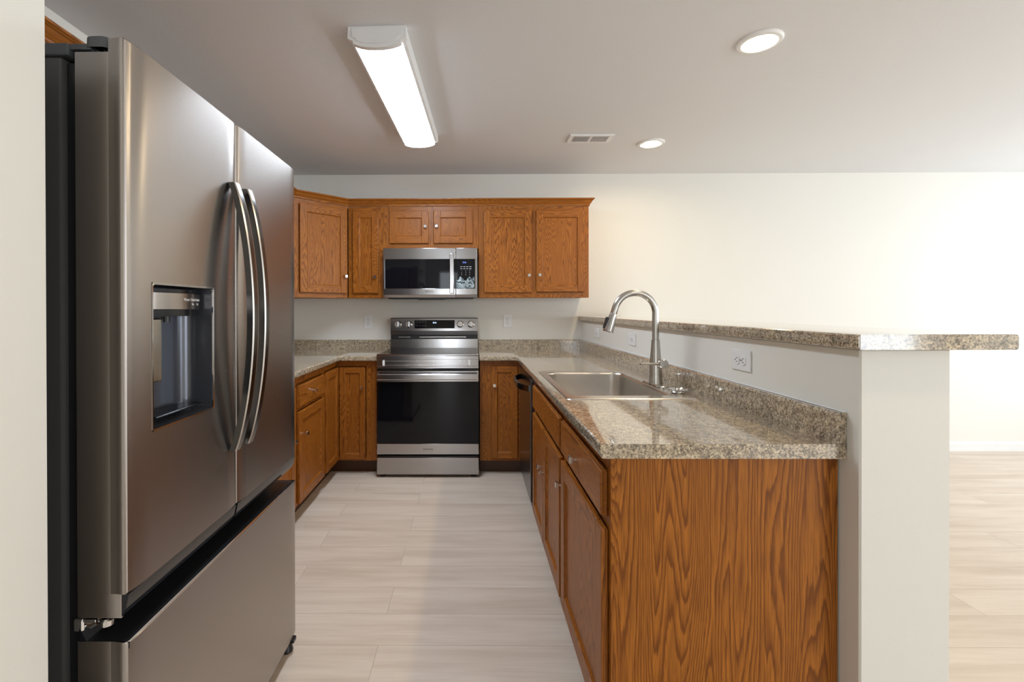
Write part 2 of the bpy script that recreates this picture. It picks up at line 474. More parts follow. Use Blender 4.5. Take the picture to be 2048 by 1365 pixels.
def door(F, t, a0, a1, b0, b1, kn=None, fw=.056, th=.020, rail=None):
    rail = rail or fw
    bm = new_bm()
    fbox(bm, F, a0, a0+fw, b0, b1, 0.001, th, .0035, 0, 2); fbox(bm, F, a1-fw, a1, b0, b1, 0.001, th, .0035, 0, 2)
    fbox(bm, F, a0+fw-.001, a1-fw+.001, b0, b0+rail, 0.001, th-.0004, .003, 1, 2)
    fbox(bm, F, a0+fw-.001, a1-fw+.001, b1-rail, b1, 0.001, th-.0004, .003, 1, 2)
    # inner bead
    m_ = F.M
    i0, i1, j0, j1 = a0+fw-.001, a1-fw+.001, b0+rail-.001, b1-rail+.001
    k = .008
    o1 = [(i0, j0), (i1, j0), (i1, j1), (i0, j1)]; o2 = [(i0+k, j0+k), (i1-k, j0+k), (i1-k, j1-k), (i0+k, j1-k)]
    t_ = bmesh.new()
    A = [t_.verts.new(m_ @ Vector((x, y, th-.004))) for x, y in o1]; B = [t_.verts.new(m_ @ Vector((x, y, th-.0115))) for x, y in o2]
    for q in range(4):
        f = t_.faces.new((A[q], A[(q+1) % 4], B[(q+1) % 4], B[q]))
    merge(bm, t_, 0)
    d = mesh('door', bm, [OAK['z'], OAK[F.h]], t)
    bm = new_bm(); fbox(bm, F, i0-.004, i1+.004, j0-.004, j1+.004, .003, th-.0105)
    mesh('door_panel', bm, OAK['z'], d)
    if kn: knob(F, kn[0], kn[1], th, d)
    return d

def drawer(F, t, a0, a1, b0, b1, kn=True, th=.020):
    bm = new_bm()
    # slab with a routed edge
    fbox(bm, F, a0, a1, b0, b1, .001, th*.6, .002); fbox(bm, F, a0+.004, a1-.004, b0+.004, b1-.004, th*.5, th, .004, 0, 2)
    d = mesh('drawer_front', bm, OAK[F.h], t)
    if kn: knob(F, (a0+a1)/2, (b0+b1)/2, th, d)
    return d

def frame(F, t, w, b0, b1, stiles, rails, th=.019):
    """face frame: stiles (a0,a1), rails (a0,a1,b0,b1)"""
    bm = new_bm()
    for a0, a1 in stiles: fbox(bm, F, a0, a1, b0, b1, -th, 0, .0012, 0)
    for a0, a1, c0, c1 in rails: fbox(bm, F, a0, a1, c0, c1, -th, -.0004, .001, 1)
    return mesh('face_frame', bm, [OAK['z'], OAK[F.h]], t)

CT, CB = .900, .862          # counter top and underside
# ---- upper cabinets on the back wall; face at y = 3.818
YU = 3.818
ZU0, ZU1 = 1.340, 2.088
UG = 'wall cabinets'
def upper(x0, x1, z0, z1, label, stiles, doors, sl=.045, sr=.042):
    t = thing('wall_cabinet', label, 'cabinet', ((x0+x1)/2, YF, z0), UG)
    F = Face((x0, YU, 0), (1, 0, 0)); W = x1-x0
    bm = new_bm(); box(bm, x0, x1, YU+.019, YF, z0+.004, z1-.002); mesh('carcass', bm, OAK['z'], t)
    st = [(0, sl)] + stiles + [(W-sr, W)]
    st.sort()
    rails = []
    for (p, q), (r, s_) in zip(st, st[1:]): rails += [(q, r, z0, z0+.045), (q, r, z1-.045, z1)]
    frame(F, t, W, z0, z1, st, rails)
    for a0, a1, b0, b1, kn in doors:
        door(F, t, a0-x0, a1-x0, b0, b1, (kn[0]-x0, kn[1]))
    return t
upper(-1.008, -.722, ZU0, ZU1, 'narrow single-door honey oak wall cabinet left of the microwave', [],
      [(-.968, -.758, 1.380, 2.050, (-.786, 1.512))])
upper(-.721, .056, 1.742, ZU1, 'short two-door honey oak wall cabinet directly above the microwave', [(.365, .410)],
      [(-.668, -.350, 1.786, 2.048, (-.376, 1.920)), (-.308, .010, 1.786, 2.050, (-.284, 1.922))], .060, .052)
upper(.057, .955, ZU0, ZU1, 'wide two-door honey oak wall cabinet at the right end of the row', [(.43, .475)],
      [(.101, .489, 1.384, 2.050, (.467, 1.522)), (.526, .917, 1.388, 2.050, (.552, 1.525))], .050, .045)

# ---- diagonal corner wall cabinet
def diag():
    t = thing('corner_wall_cabinet', 'diagonal honey oak corner wall cabinet with one door, beside the refrigerator', 'cabinet', (XL, YF, ZU0), UG)
    A = (-1.336, 3.490); B = (-1.009, 3.817)
    d = math.sqrt((B[0]-A[0])**2+(B[1]-A[1])**2)
    n = Vector((1, -1, 0)).normalized()
    bm = new_bm()
    Ai = (A[0]-n.x*.019, A[1]-n.y*.019); Bi = (B[0]-n.x*.019, B[1]-n.y*.019)
    prism(bm, [(XL, YF), (XL, A[1]+.001), Ai, Bi, (B[0]-.001, YF)], 'z', ZU0+.004, ZU1-.002); mesh('carcass', bm, OAK['z'], t)
    F = Face((A[0], A[1], 0), (1, 1, 0))
    frame(F, t, d, ZU0, ZU1, [(.006, .045), (d-.045, d-.006)], [(.045, d-.045, ZU0, ZU0+.045), (.045, d-.045, ZU1-.045, ZU1)])
    door(F, t, .045, d-.020, 1.379, 2.052, (d-.042, 1.516), fw=.058)
diag()
# ---- left wall uppers
def left_upper(y0, y1, z0, z1, label, nd_):
    t = thing('wall_cabinet', label, 'cabinet', (XL, (y0+y1)/2, z0), UG)
    F = Face((-1.336, y0, 0), (0, 1, 0)); W = y1-y0
    bm = new_bm(); box(bm, XL, -1.355, y0, y1, z0+.004, z1-.002); mesh('carcass', bm, OAK['z'], t)
    frame(F, t, W, z0, z1, [(0, .04), (W/2-.02, W/2+.02), (W-.04, W)], [(.04, W/2-.02, z0, z0+.04), (W/2+.02, W-.04, z0, z0+.04), (.04, W/2-.02, z1-.04, z1), (W/2+.02, W-.04, z1-.04, z1)])
    door(F, t, .025, W/2-.012, z0+.025, z1-.025, (W/2-.04, z0+.08)); door(F, t, W/2+.012, W-.025, z0+.025, z1-.025, (W/2+.04, z0+.08))
left_upper(.863, 1.780, 1.80, ZU1, 'short oak wall cabinet above the refrigerator, only its top corner showing', 2)
left_upper(1.782, 3.489, ZU0, ZU1, 'long oak wall cabinet on the left wall, hidden behind the refrigerator', 2)

# ---- crown moulding: profile swept along the cabinet fronts
def crown():
    path = [(-1.336, .862), (-1.336, 3.490), (-1.009, 3.817), (.955, 3.817), (.955, YF)]
    pv = [Vector((x, y, 0)) for x, y in path]
    prof = [(.0005, .000), (.006, .000), (.009, .006), (.009, .014), (.016, .020), (.027, .040), (.034, .044), (.040, .050), (.040, .058), (.0005, .058)]
    t = bmesh.new(); rings = []
    for i, p in enumerate(pv):
        ds = []
        if i > 0: ds.append((p-pv[i-1]).normalized())
        if i < len(pv)-1: ds.append((pv[i+1]-p).normalized())
        ns = [Vector((d.y, -d.x, 0)) for d in ds]
        if len(ns) == 1: m_ = ns[0]
        else:
            m_ = (ns[0]+ns[1]).normalized(); m_ = m_/m_.dot(ns[0])
        rings.append([t.verts.new(p+m_*o+Vector((0, 0, ZU1+.0005+z))) for o, z in prof])
    k = len(prof)
    for a, b_ in zip(rings, rings[1:]):
        for j in range(k): t.faces.new((a[j], a[(j+1) % k], b_[(j+1) % k], b_[j]))
    t.faces.new(rings[0]); t.faces.new(rings[-1][::-1])
    bmesh.ops.recalc_face_normals(t, faces=t.faces[:])
    for f in t.faces:
        c = f.calc_center_median()
        f.material_index = 1 if c.x < -1.25 else (2 if (c.x < -1.02) else 0)
    o = mesh('crown_molding', t, [OAK['x'], OAK['y'], OAK['d']], loc=(-.3, YU, ZU1))
    o['label'] = 'stepped oak crown molding running along the tops of the wall cabinets'; o['category'] = 'molding'
crown()

# ------------------------------------------------------------------ base cabinets
BG = 'base cabinets'
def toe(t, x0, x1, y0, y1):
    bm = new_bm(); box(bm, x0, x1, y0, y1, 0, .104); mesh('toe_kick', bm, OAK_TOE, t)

# peninsula: faces -x, frame plane x = .366
XPF = .366
def pen_cab(y0, y1, label):
    t = thing('base_cabinet', label, 'cabinet', (.66, (y0+y1)/2, 0), BG)
    F = Face((XPF, y1, 0), (0, -1, 0)); W = y1-y0
    return t, F, W
# drawer base at the near end, with the veneered end panel
t, F, W = pen_cab(1.235, 1.838, 'oak drawer-and-door cabinet at the near end of the peninsula, with large grained side panel')
bm = new_bm(); box(bm, XPF+.019, .963, 1.243, 1.838, .105, CB); mesh('carcass', bm, OAK['z'], t)
frame(F, t, W, .0, CB, [(W-.040, W)], []); frame(F, t, W, .105, CB, [(0, .03)], [(.03, W-.04, .105, .13), (.03, W-.04, CB-.045, CB), (.03, W-.04, .66, .69)])
bm = new_bm(); box(bm, XPF+.0105, .963, 1.237, 1.243, .0, CB); mesh('side_panel', bm, OAK_END, t, label='oak side panel with bold cathedral grain')
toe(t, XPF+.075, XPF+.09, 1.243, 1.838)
drawer(F, t, .012, W-.022, .690, .818)
door(F, t, .012, W-.018, .098, .660, (.045, .575), fw=.060)
# sink base
t, F, W = pen_cab(1.840, 2.728, 'two-door oak sink cabinet between the dishwasher and the end cabinet')
bm = new_bm(); box(bm, XPF+.019, .966, 1.840, 2.728, .105, .690); box(bm, XPF+.019, XPF+.021, 1.840, 2.728, .69, CB); mesh('carcass', bm, OAK['z'], t)
frame(F, t, W, .105, CB, [(0, .05), (W/2-.02, W/2+.02), (W-.03, W)], [(.05, W-.03, .105, .13), (.05, W-.03, CB-.045, CB), (.05, W-.03, .66, .69)])
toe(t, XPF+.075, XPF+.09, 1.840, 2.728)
drawer(F, t, .060, W-.022, .690, .818, kn=False)
door(F, t, .060, W/2-.004, .098, .660, (W/2-.036, .468), fw=.056)
door(F, t, W/2+.010, W-.022, .098, .660, (W/2+.044, .468), fw=.056)
# right-hand base cabinet on the back wall, face y = 3.520
YBF = 3.520
t = thing('base_cabinet', 'single-door oak base cabinet right of the range, beside the dishwasher', 'cabinet', (.21, 3.8, 0), BG)
F = Face((.060, YBF, 0), (1, 0, 0))
bm = new_bm(); box(bm, .060, .966, YBF+.019, YF, .105, CB-.0005); mesh('carcass', bm, OAK['z'], t)
frame(F, t, .3, .105, CB, [(0, .10), (.288, .306)], [(.1, .288, .105, .135), (.1, .288, CB-.045, CB)])
toe(t, .060, .44, YBF+.075, YBF+.09)
door(F, t, .088, .284, .128, .818, (.109, .678), fw=.044)
# filler return beside the dishwasher
bm = new_bm(); box(bm, XPF, XPF+.019, 3.345, YBF-.001, .105, CB); mesh('filler_strip', bm, OAK['z'], t)
# left corner cabinet with a two-leaf folding door
XLF = -1.018
t = thing('corner_base_cabinet', 'oak corner base cabinet with an L-shaped folding door left of the range', 'cabinet', (-1.3, 3.8, 0), BG)
bm = new_bm(); prism(bm, [(XL, 3.195), (XLF-.019, 3.195), (XLF-.019, YBF+.019), (-.712, YBF+.019), (-.712, YF), (XL, YF)], 'z', .105, CB-.0005); mesh('carcass', bm, OAK['z'], t)
F1 = Face((XLF, 3.195, 0), (0, 1, 0)); F2 = Face((XLF, YBF, 0), (1, 0, 0))
frame(F1, t, .3, .105, CB, [(0, .02)], [(.02, .325, .105, .130), (.02, .325, CB-.042, CB)])
frame(F2, t, .3, .105, CB, [(.222, .306)], [(0.001, .222, .105, .130), (.001, .222, CB-.042, CB)])
door(F1, t, .012, .304, .118, .812, None, fw=.052)
door(F2, t, .022, .216, .118, .812, (.192, .660), fw=.042)
toe(t, XL, XLF-.07, 3.195, YBF+.09); toe(t, XLF-.07, -.712, YBF+.075, YBF+.09)
# left run
def left_base(y0, y1, label, kd):
    t = thing('base_cabinet', label, 'cabinet', (-1.33, (y0+y1)/2, 0), BG)
    F = Face((XLF, y0, 0), (0, 1, 0)); W = y1-y0
    bm = new_bm(); box(bm, XL, XLF-.019, y0, y1, .105, CB-.0005); mesh('carcass', bm, OAK['z'], t)
    frame(F, t, W, .105, CB, [(0, .03), (W-.03, W)], [(.03, W-.03, .105, .13), (.03, W-.03, CB-.045, CB), (.03, W-.03, .655, .69)])
    drawer(F, t, .022, W-.024, .676, .806)
    door(F, t, .022, W-.038, .118, .652, (.022+.075 if kd < 0 else W-.09, .512), fw=.056)
    toe(t, XLF-.085, XLF-.07, y0, y1)
left_base(2.676, 3.194, 'oak drawer-and-door base cabinet between the refrigerator and the corner cabinet', -1)
left_base(1.80, 2.675, 'oak base cabinet mostly hidden behind the refrigerator', 1)

# ------------------------------------------------------------------ dishwasher
def dishwasher():
    y0, y1 = 2.733, 3.342
    t = thing('dishwasher', 'dark stainless dishwasher with curved bar handle built into the peninsula', 'dishwasher', (.66, (y0+y1)/2, 0))
    bm = new_bm(); box(bm, .372, .95, y0+.003, y1-.003, .10, CB-.012); mesh('tub', bm, BLACK, t)
    bm = new_bm(); box(bm, .343, .371, y0, y1, .115, .842, .003, seg=2); box(bm, .346, .371, y0, y1, .8425, .856, .001, 1)
    d = mesh('door', bm, [DSTEEL, BLACKG], t)
    # bowed handle
    pts = []
    for i in range(25):
        s = i/24; y = y0+.045+s*(y1-y0-.09)
        e = 1-abs(2*s-1)**3.2
        pts.append((.344-.058*e, y, .775))
    bm = new_bm(); n = len(pts)
    tt = bmesh.new(); rings = []
    for x, y, z in pts: rings.append([tt.verts.new((x+a, y, z+b_)) for a, b_ in ((-.007, -.018), (.007, -.018), (.007, .018), (-.007, .018))])
    for a, b_ in zip(rings, rings[1:]):
        for j in range(4): tt.faces.new((a[j], a[(j+1) % 4], b_[(j+1) % 4], b_[j]))
    tt.faces.new(rings[0]); tt.faces.new(rings[-1][::-1])
    bmesh.ops.recalc_face_normals(tt, faces=tt.faces[:])
    bmesh.ops.bevel(tt, geom=[e for e in tt.edges if len(e.link_faces) == 2 and e.calc_face_angle(0) > .6], offset=.003, segments=2, affect='EDGES')
    merge(bm, tt); mesh('handle', bm, HANDLE, d, smooth=False)
    bm = new_bm(); box(bm, .3412, .344, y0+.004, y1-.004, .4215, .4235); mesh('seam_trim', bm, NICKEL, d)
    bm = new_bm(); box(bm, XPF+.05, XPF+.065, y0, y1, 0, .114); mesh('toe_kick', bm, BLACK, t)
dishwasher()

# ------------------------------------------------------------------ countertops
def slab(bm, poly, z0, z1, holes=()):
    """horizontal slab from axis-aligned cells"""
    xs = sorted({x for r in poly+list(holes) for x in (r[0], r[1])}); ys = sorted({y for r in poly+list(holes) for y in (r[2], r[3])})
    def inside(x, y, rs): return any(r[0] < x < r[1] and r[2] < y < r[3] for r in rs)
    t = bmesh.new(); V = {}
    def v(i, j, z):
        if (i, j, z) not in V: V[i, j, z] = t.verts.new((xs[i], ys[j], z))
        return V[i, j, z]
    occ = {(i, j) for i in range(len(xs)-1) for j in range(len(ys)-1)
           if inside((xs[i]+xs[i+1])/2, (ys[j]+ys[j+1])/2, poly) and not inside((xs[i]+xs[i+1])/2, (ys[j]+ys[j+1])/2, holes)}
    for i, j in occ:
        t.faces.new((v(i, j, z1), v(i+1, j, z1), v(i+1, j+1, z1), v(i, j+1, z1)))
        t.faces.new((v(i, j, z0), v(i, j+1, z0), v(i+1, j+1, z0), v(i+1, j, z0)))
        for di, dj, a, b_ in ((-1, 0, (i, j), (i, j+1)), (1, 0, (i+1, j+1), (i+1, j)), (0, -1, (i+1, j), (i, j)), (0, 1, (i, j+1), (i+1, j+1))):
            if (i+di, j+dj) not in occ:
                t.faces.new((v(*a, z0), v(*a, z1), v(*b_, z1), v(*b_, z0)))
    bmesh.ops.dissolve_limit(t, angle_limit=.01, verts=t.verts[:], edges=t.edges[:])
    bmesh.ops.recalc_face_normals(t, faces=t.faces[:])
    merge(bm, t)
def soften(bm, test, off):
    es = [e for e in bm.edges if test(e)]
    bmesh.ops.bevel(bm, geom=es, offset=off, segments=4, affect='EDGES', profile=.5)

SX0, SX1, SY0, SY1 = .400, .862, 1.845, 2.565     # sink cutout
YCF, XCF = 3.478, .333
bm = new_bm()
slab(bm, [(.058, .967, YCF, YF), (XCF, .967, 1.2125, YCF)], CB, CT, [(SX0, SX1, SY0, SY1)])
def fr(e):
    a, b_ = e.verts[0].co, e.verts[1].co
    if abs(a.z-b_.z) > .001: return False
    return (abs(a.x-XCF) < 1e-4 and abs(b_.x-XCF) < 1e-4) or (abs(a.y-YCF) < 1e-4 and abs(b_.y-YCF) < 1e-4 and max(a.x, b_.x) < .34)
soften(bm, fr, .009)
o = thing('countertop', 'speckled tan and grey laminate countertop on the peninsula, holding the sink', 'countertop', (.65, 2.4, CB))
mesh('worktop', bm, GRAN, o)
bm = new_bm(); prism(bm, [(.943, CT), (.943, .974), (.949, .9805), (.967, .9805), (.967, CT)], 'y', 1.2128, YF-.0195)
prism(bm, [(.943, CB), (.943, CT+.002), (.967, CT+.002), (.967, CB)], 'y', 1.2120, 1.2130)
mesh('backsplash', bm, GRAN, o)
bm = new_bm(); prism(bm, [(YF-.0005, CT), (YF-.019, CT), (YF-.019, .974), (YF-.014, .9805), (YF-.0005, .9805)], 'x', .060, .967); mesh('backsplash', bm, GRAN, o)
bm = new_bm(); box(bm, .9605, .9675, 1.2135, YF-.02, .9806, .9835, .001); mesh('caulk_line', bm, WHITEP, o)

XCL = -.985
bm = new_bm()
slab(bm, [(XL+.001, -.711, YCF, YF), (XL+.001, XCL, 1.79, YCF)], CB, CT)
def fl(e):
    a, b_ = e.verts[0].co, e.verts[1].co
    if abs(a.z-b_.z) > .001: return False
    return (abs(a.x-XCL) < 1e-4 and abs(b_.x-XCL) < 1e-4) or (abs(a.y-YCF) < 1e-4 and abs(b_.y-YCF) < 1e-4)
soften(bm, fl, .009)
o = thing('countertop', 'speckled laminate corner countertop between the refrigerator and the range', 'countertop', (-1.3, 3.2, CB))
mesh('worktop', bm, GRAN, o)
bm = new_bm(); prism(bm, [(YF-.0005, CT), (YF-.019, CT), (YF-.019, .974), (YF-.014, .9805), (YF-.0005, .9805)], 'x', XL+.02, -.712); mesh('backsplash', bm, GRAN, o)
bm = new_bm(); prism(bm, [(XL+.001, CT), (XL+.02, CT), (XL+.02, .974), (XL+.014, .9805), (XL+.001, .9805)], 'y', 1.80, YF-.0195); mesh('backsplash', bm, GRAN, o)

# bar top on the knee wall
o = thing('bar_top', 'raised speckled laminate bar top overhanging the white knee wall', 'countertop', (1.13, 2.6, 1.149))
bm = new_bm(); box(bm, .940, 1.325, 1.142, YF-.001, 1.1495, 1.1875)
soften(bm, lambda e: abs(e.verts[0].co.z-e.verts[1].co.z) < 1e-3 and abs(e.verts[0].co.y-e.verts[1].co.y) > .5, .008)
mesh('slab', bm, GRAN, o)
bm = new_bm(); box(bm, .9425, 1.3225, 1.1408, 1.1419, 1.151, 1.186, .0002); mesh('end_strip', bm, GRAN, o)

# ------------------------------------------------------------------ sink
def rrect(x0, x1, y0, y1, r, n=6):
    pts = []
    for cx_, cy_, a0 in ((x1-r, y1-r, 0), (x0+r, y1-r, PI/2), (x0+r, y0+r, PI), (x1-r, y0+r, 1.5*PI)):
        for k in range(n+1):
            a = a0+PI/2*k/n; pts.append((cx_+r*math.cos(a), cy_+r*math.sin(a)))
    return pts
def loft(bm, loops, smooth=True, close=None, mi=0):
    t = bmesh.new(); R = [[t.verts.new(p) for p in L] for L in loops]; n = len(R[0])
    for A, B in zip(R, R[1:]):
        for k in range(n):
            f = t.faces.new((A[k], A[(k+1) % n], B[(k+1) % n], B[k])); f.smooth = smooth
    if close: t.faces.new(R[-1])
    bmesh.ops.recalc_face_normals(t, faces=t.faces[:])
    merge(bm, t, mi)
def sink():
    t = thing('kitchen_sink', 'stainless steel single-bowl drop-in sink set into the peninsula countertop', 'sink', (.63, 2.2, CT))
    ox0, ox1, oy0, oy1 = .368, .893, 1.808, 2.602
    bx0, bx1, by0, by1 = .408, .800, 1.872, 2.540
    L = []
    z = CT+.0004
    def lp(x0, x1, y0, y1, r, zz): return [(x, y, zz) for x, y in rrect(x0, x1, y0, y1, r)]
    L.append(lp(ox0, ox1, oy0, oy1, .030, z))
    L.append(lp(ox0+.002, ox1-.002, oy0+.002, oy1-.002, .029, z+.0034))
    L.append(lp(ox0+.009, ox1-.009, oy0+.009, oy1-.009, .026, z+.0040))
    L.append(lp(ox0+.018, ox1-.018, oy0+.018, oy1-.018, .022, z+.004))
    L.append(lp(bx0-.008, bx1+.008, by0-.008, by1+.008, .058, z+.004))
    bm = new_bm(); loft(bm, L); mesh('rim', bm, SINKST, t)
    L = [lp(bx0-.008, bx1+.008, by0-.008, by1+.008, .058, z+.004)]
    for k in range(1, 5):
        a = PI/2*k/4; d = .008*math.cos(a)-.0; L.append(lp(bx0-d, bx1+d, by0-d, by1+d, .055, z+.004-.010*math.sin(a)))
    L.append(lp(bx0+.004, bx1-.004, by0+.004, by1-.004, .055, CT-.12))
    for k in range(0, 6):
        a = PI/2*k/5; d = .006+.032*(1-math.cos(a)); L.append(lp(bx0+d, bx1-d, by0+d, by1-d, max(.02, .055-.03*(1-math.cos(a))), CT-.155-.032*math.sin(a)))
    bm = new_bm(); loft(bm, L, close=True); mesh('bowl', bm, SINKST, t)
    bm = new_bm(); lathe(bm, [(.045, .0), (.043, .003), (.034, .001), (.030, -.006), (0, -.008)], MT(.60, 2.2, CT-.187), 28); mesh('drain', bm, CHROME, t)
    bm = new_bm(); lathe(bm, [(.020, 0), (.019, .003), (.012, .004), (0, .004)], MT(.838, 2.003, z+.004), 24); mesh('hole_cover', bm, NICKEL, t)
sink()
# strainer basket lying on the sink deck
t = thing('sink_strainer', 'round steel sink strainer lying on the sink deck, nearest the wall', 'strainer', (.848, 1.925, CT+.0045))
bm = new_bm(); lathe(bm, [(.0, .001), (.026, .001), (.030, .009), (.040, .014), (.041, .0155), (.039, .016), (.028, .012), (.020, .005), (0, .004)], MT(.848, 1.925, CT+.0045), 36); mesh('dish', bm, CHROME, t)
bm = new_bm(); lathe(bm, [(.003, .003), (.003, .014), (.008, .016), (.008, .020), (0, .021)], MT(.848, 1.925, CT+.0045), 20); mesh('knob', bm, NICKEL, t)

# ------------------------------------------------------------------ faucet
def faucet():
    X, Y = .832, 2.120; z0 = CT+.0045
    t = thing('kitchen_faucet', 'tall brushed nickel gooseneck faucet with pull-down head, standing behind the sink', 'faucet', (X, Y, z0))
    bm = new_bm()
    loft(bm, [[(x, y, z0) for x, y in rrect(X-.029, X+.029, Y-.092, Y+.108, .027)], [(x, y, z0+.005) for x, y in rrect(X-.029, X+.029, Y-.092, Y+.108, .027)],
              [(x, y, z0+.0085) for x, y in rrect(X-.025, X+.025, Y-.088, Y+.104, .024)]], close=True, smooth=False)
    mesh('base_plate', bm, NICKEL, t)
    bm = new_bm()
    lathe(bm, [(.031, .007), (.031, .012), (.0295, .016), (.0285, .05), (.0265, .09), (.023, .13), (.0195, .17), (.0178, .205), (0, .206)], MT(X, Y, z0), 32)
    # valve housing for the lever
    lathe(bm, [(.0, -.03), (.016, -.03), (.0185, -.026), (.0195, .018), (.018, .022), (0, .023)], Matrix.Translation((X+.014, Y-.018, z0+.100)) @ Matrix.Rotation(PI/2, 4, 'X') @ Matrix.Translation((0, 0, .0)), 26)
    mesh('body', bm, NICKEL, t)
    bm = new_bm()
    pts = [(X, Y, z0+.2065), (X, Y, z0+.235), (X, Y, z0+.262)]
    R = .0925; zc = z0+.325
    pts += [(X, Y, z0+.29)]
    for k in range(0, 29):
        a = math.radians(0+163*k/28); pts.append((X-R+R*math.cos(a), Y, zc+R*math.sin(a)*1.0))
    tx, tz = pts[-1][0], pts[-1][2]
    d = Vector((-math.sin(math.radians(163)), 0, math.cos(math.radians(163))))
    pts.append((tx+d.x*.018, Y, tz+d.z*.018)); pts.append((tx+d.x*.030, Y, tz+d.z*.030))
    tube(bm, pts, .0148, 24); mesh('spout', bm, NICKEL, t)
    e = Vector(pts[-1])
    bm = new_bm(); ax = []
    for s_, r in ((0.0005, .0155), (.004, .0162), (.02, .0172), (.05, .0208), (.075, .0238), (.083, .0242), (.086, .0225)): ax.append((e+d*s_, r))
    tube(bm, [p for p, r in ax], [r for p, r in ax], 26); h = mesh('spray_head', bm, NICKEL, t)
    bm = new_bm(); s_ = Vector((d.z, 0, -d.x))
    if s_.x > 0: s_ = -s_
    q = e+d*.048+s_*.0235
    M_ = Matrix((s_, Vector((0, 1, 0)), d)).transposed().to_4x4(); M_.translation = q
    box(bm, -.008, .004, -.009, .009, -.026, .028, .003, M=M_, seg=2); mesh('spray_button', bm, BLACK, h)
    bm = new_bm()
    tube(bm, [(X+.022, Y-.036, z0+.100), (X-.01, Y-.038, z0+.100), (X-.085, Y-.043, z0+.100)], [.0062, .0058, .0055], 16)
    lathe(bm, [(0, 0), (.019, 0), (.0205, .003), (.0205, .013), (.018, .016), (0, .0165)], Matrix.Translation((X+.018, Y-.0405, z0+.100)) @ Matrix.Rotation(PI/2, 4, 'X') @ Matrix.Translation((0, 0, -.004)), 28)
    mesh('lever_handle', bm, NICKEL, t)
faucet()

# ------------------------------------------------------------------ outlets
def outlet(F, w_, hh, label):
    """F.M local origin at the plate centre, a along u, b up"""
    t = thing('wall_outlet', label, 'outlet', F.P, 'duplex wall outlets')
    bm = new_bm(); fbox(bm, F, -w_/2, w_/2, -hh/2, hh/2, .0002, .006, .0025, 0, 2); p = mesh('cover_plate', bm, WHITEP, t)
    hor = w_ > hh
    for s_ in (-1, 1):
        ca, cb_ = (s_*.0195, 0) if hor else (0, s_*.0195)
        bm = new_bm()
        pts = []
        for k in range(28):
            a = 2*PI*k/28; x = .0165*math.cos(a); y = .0165*math.sin(a)
            if hor: x = max(-.0135, min(.0135, x))
            else: y = max(-.0135, min(.0135, y))
            pts.append((ca+x, cb_+y))
        tt = bmesh.new(); A = [tt.verts.new((x, y, .0055)) for x, y in pts]; B = [tt.verts.new((x, y, .0085)) for x, y in pts]
        tt.faces.new(B); n = len(A)
        for k in range(n): tt.faces.new((A[k], A[(k+1) % n], B[(k+1) % n], B[k]))
        bmesh.ops.recalc_face_normals(tt, faces=tt.faces[:]); tt.transform(F.M); merge(bm, tt, 0)
        for q in (-1, 1):
            if hor: fbox(bm, F, ca-.004, ca+.004, cb_+q*.0065-.0012, cb_+q*.0065+.0012, .008, .0088, 0, 1)
            else: fbox(bm, F, ca+q*.0065-.0012, ca+q*.0065+.0012, cb_-.001, cb_+.007, .008, .0088, 0, 1)
        if hor: fbox(bm, F, ca-.0105, ca-.006, cb_-.0022, cb_+.0022, .008, .0088, 0, 1)
        else: fbox(bm, F, ca-.0022, ca+.0022, cb_-.0095, cb_-.005, .008, .0088, 0, 1)
        mesh('receptacle', bm, [WHITEP, INK], t)
    bm = new_bm(); lathe(bm, [(.003, .0055), (.003, .0068), (0, .007)], F.M, 14); mesh('screw', bm, NICKEL, t)
outlet(Face((-.913, YF, 1.138), (1, 0, 0)), .078, .118, 'white upright wall outlet left of the range on the back wall')
outlet(Face((.316, YF, 1.143), (1, 0, 0)), .076, .116, 'white upright wall outlet right of the range on the back wall')
outlet(Face((.968, 1.680, 1.066), (0, -1, 0)), .116, .074, 'white sideways outlet on the knee wall, nearest the camera')
outlet(Face((.968, 2.815, 1.066), (0, -1, 0)), .116, .074, 'white sideways outlet on the knee wall, just left of the faucet neck')
outlet(Face((.968, 3.605, 1.062), (0, -1, 0)), .116, .074, 'white sideways outlet on the knee wall, farthest back behind the faucet head')

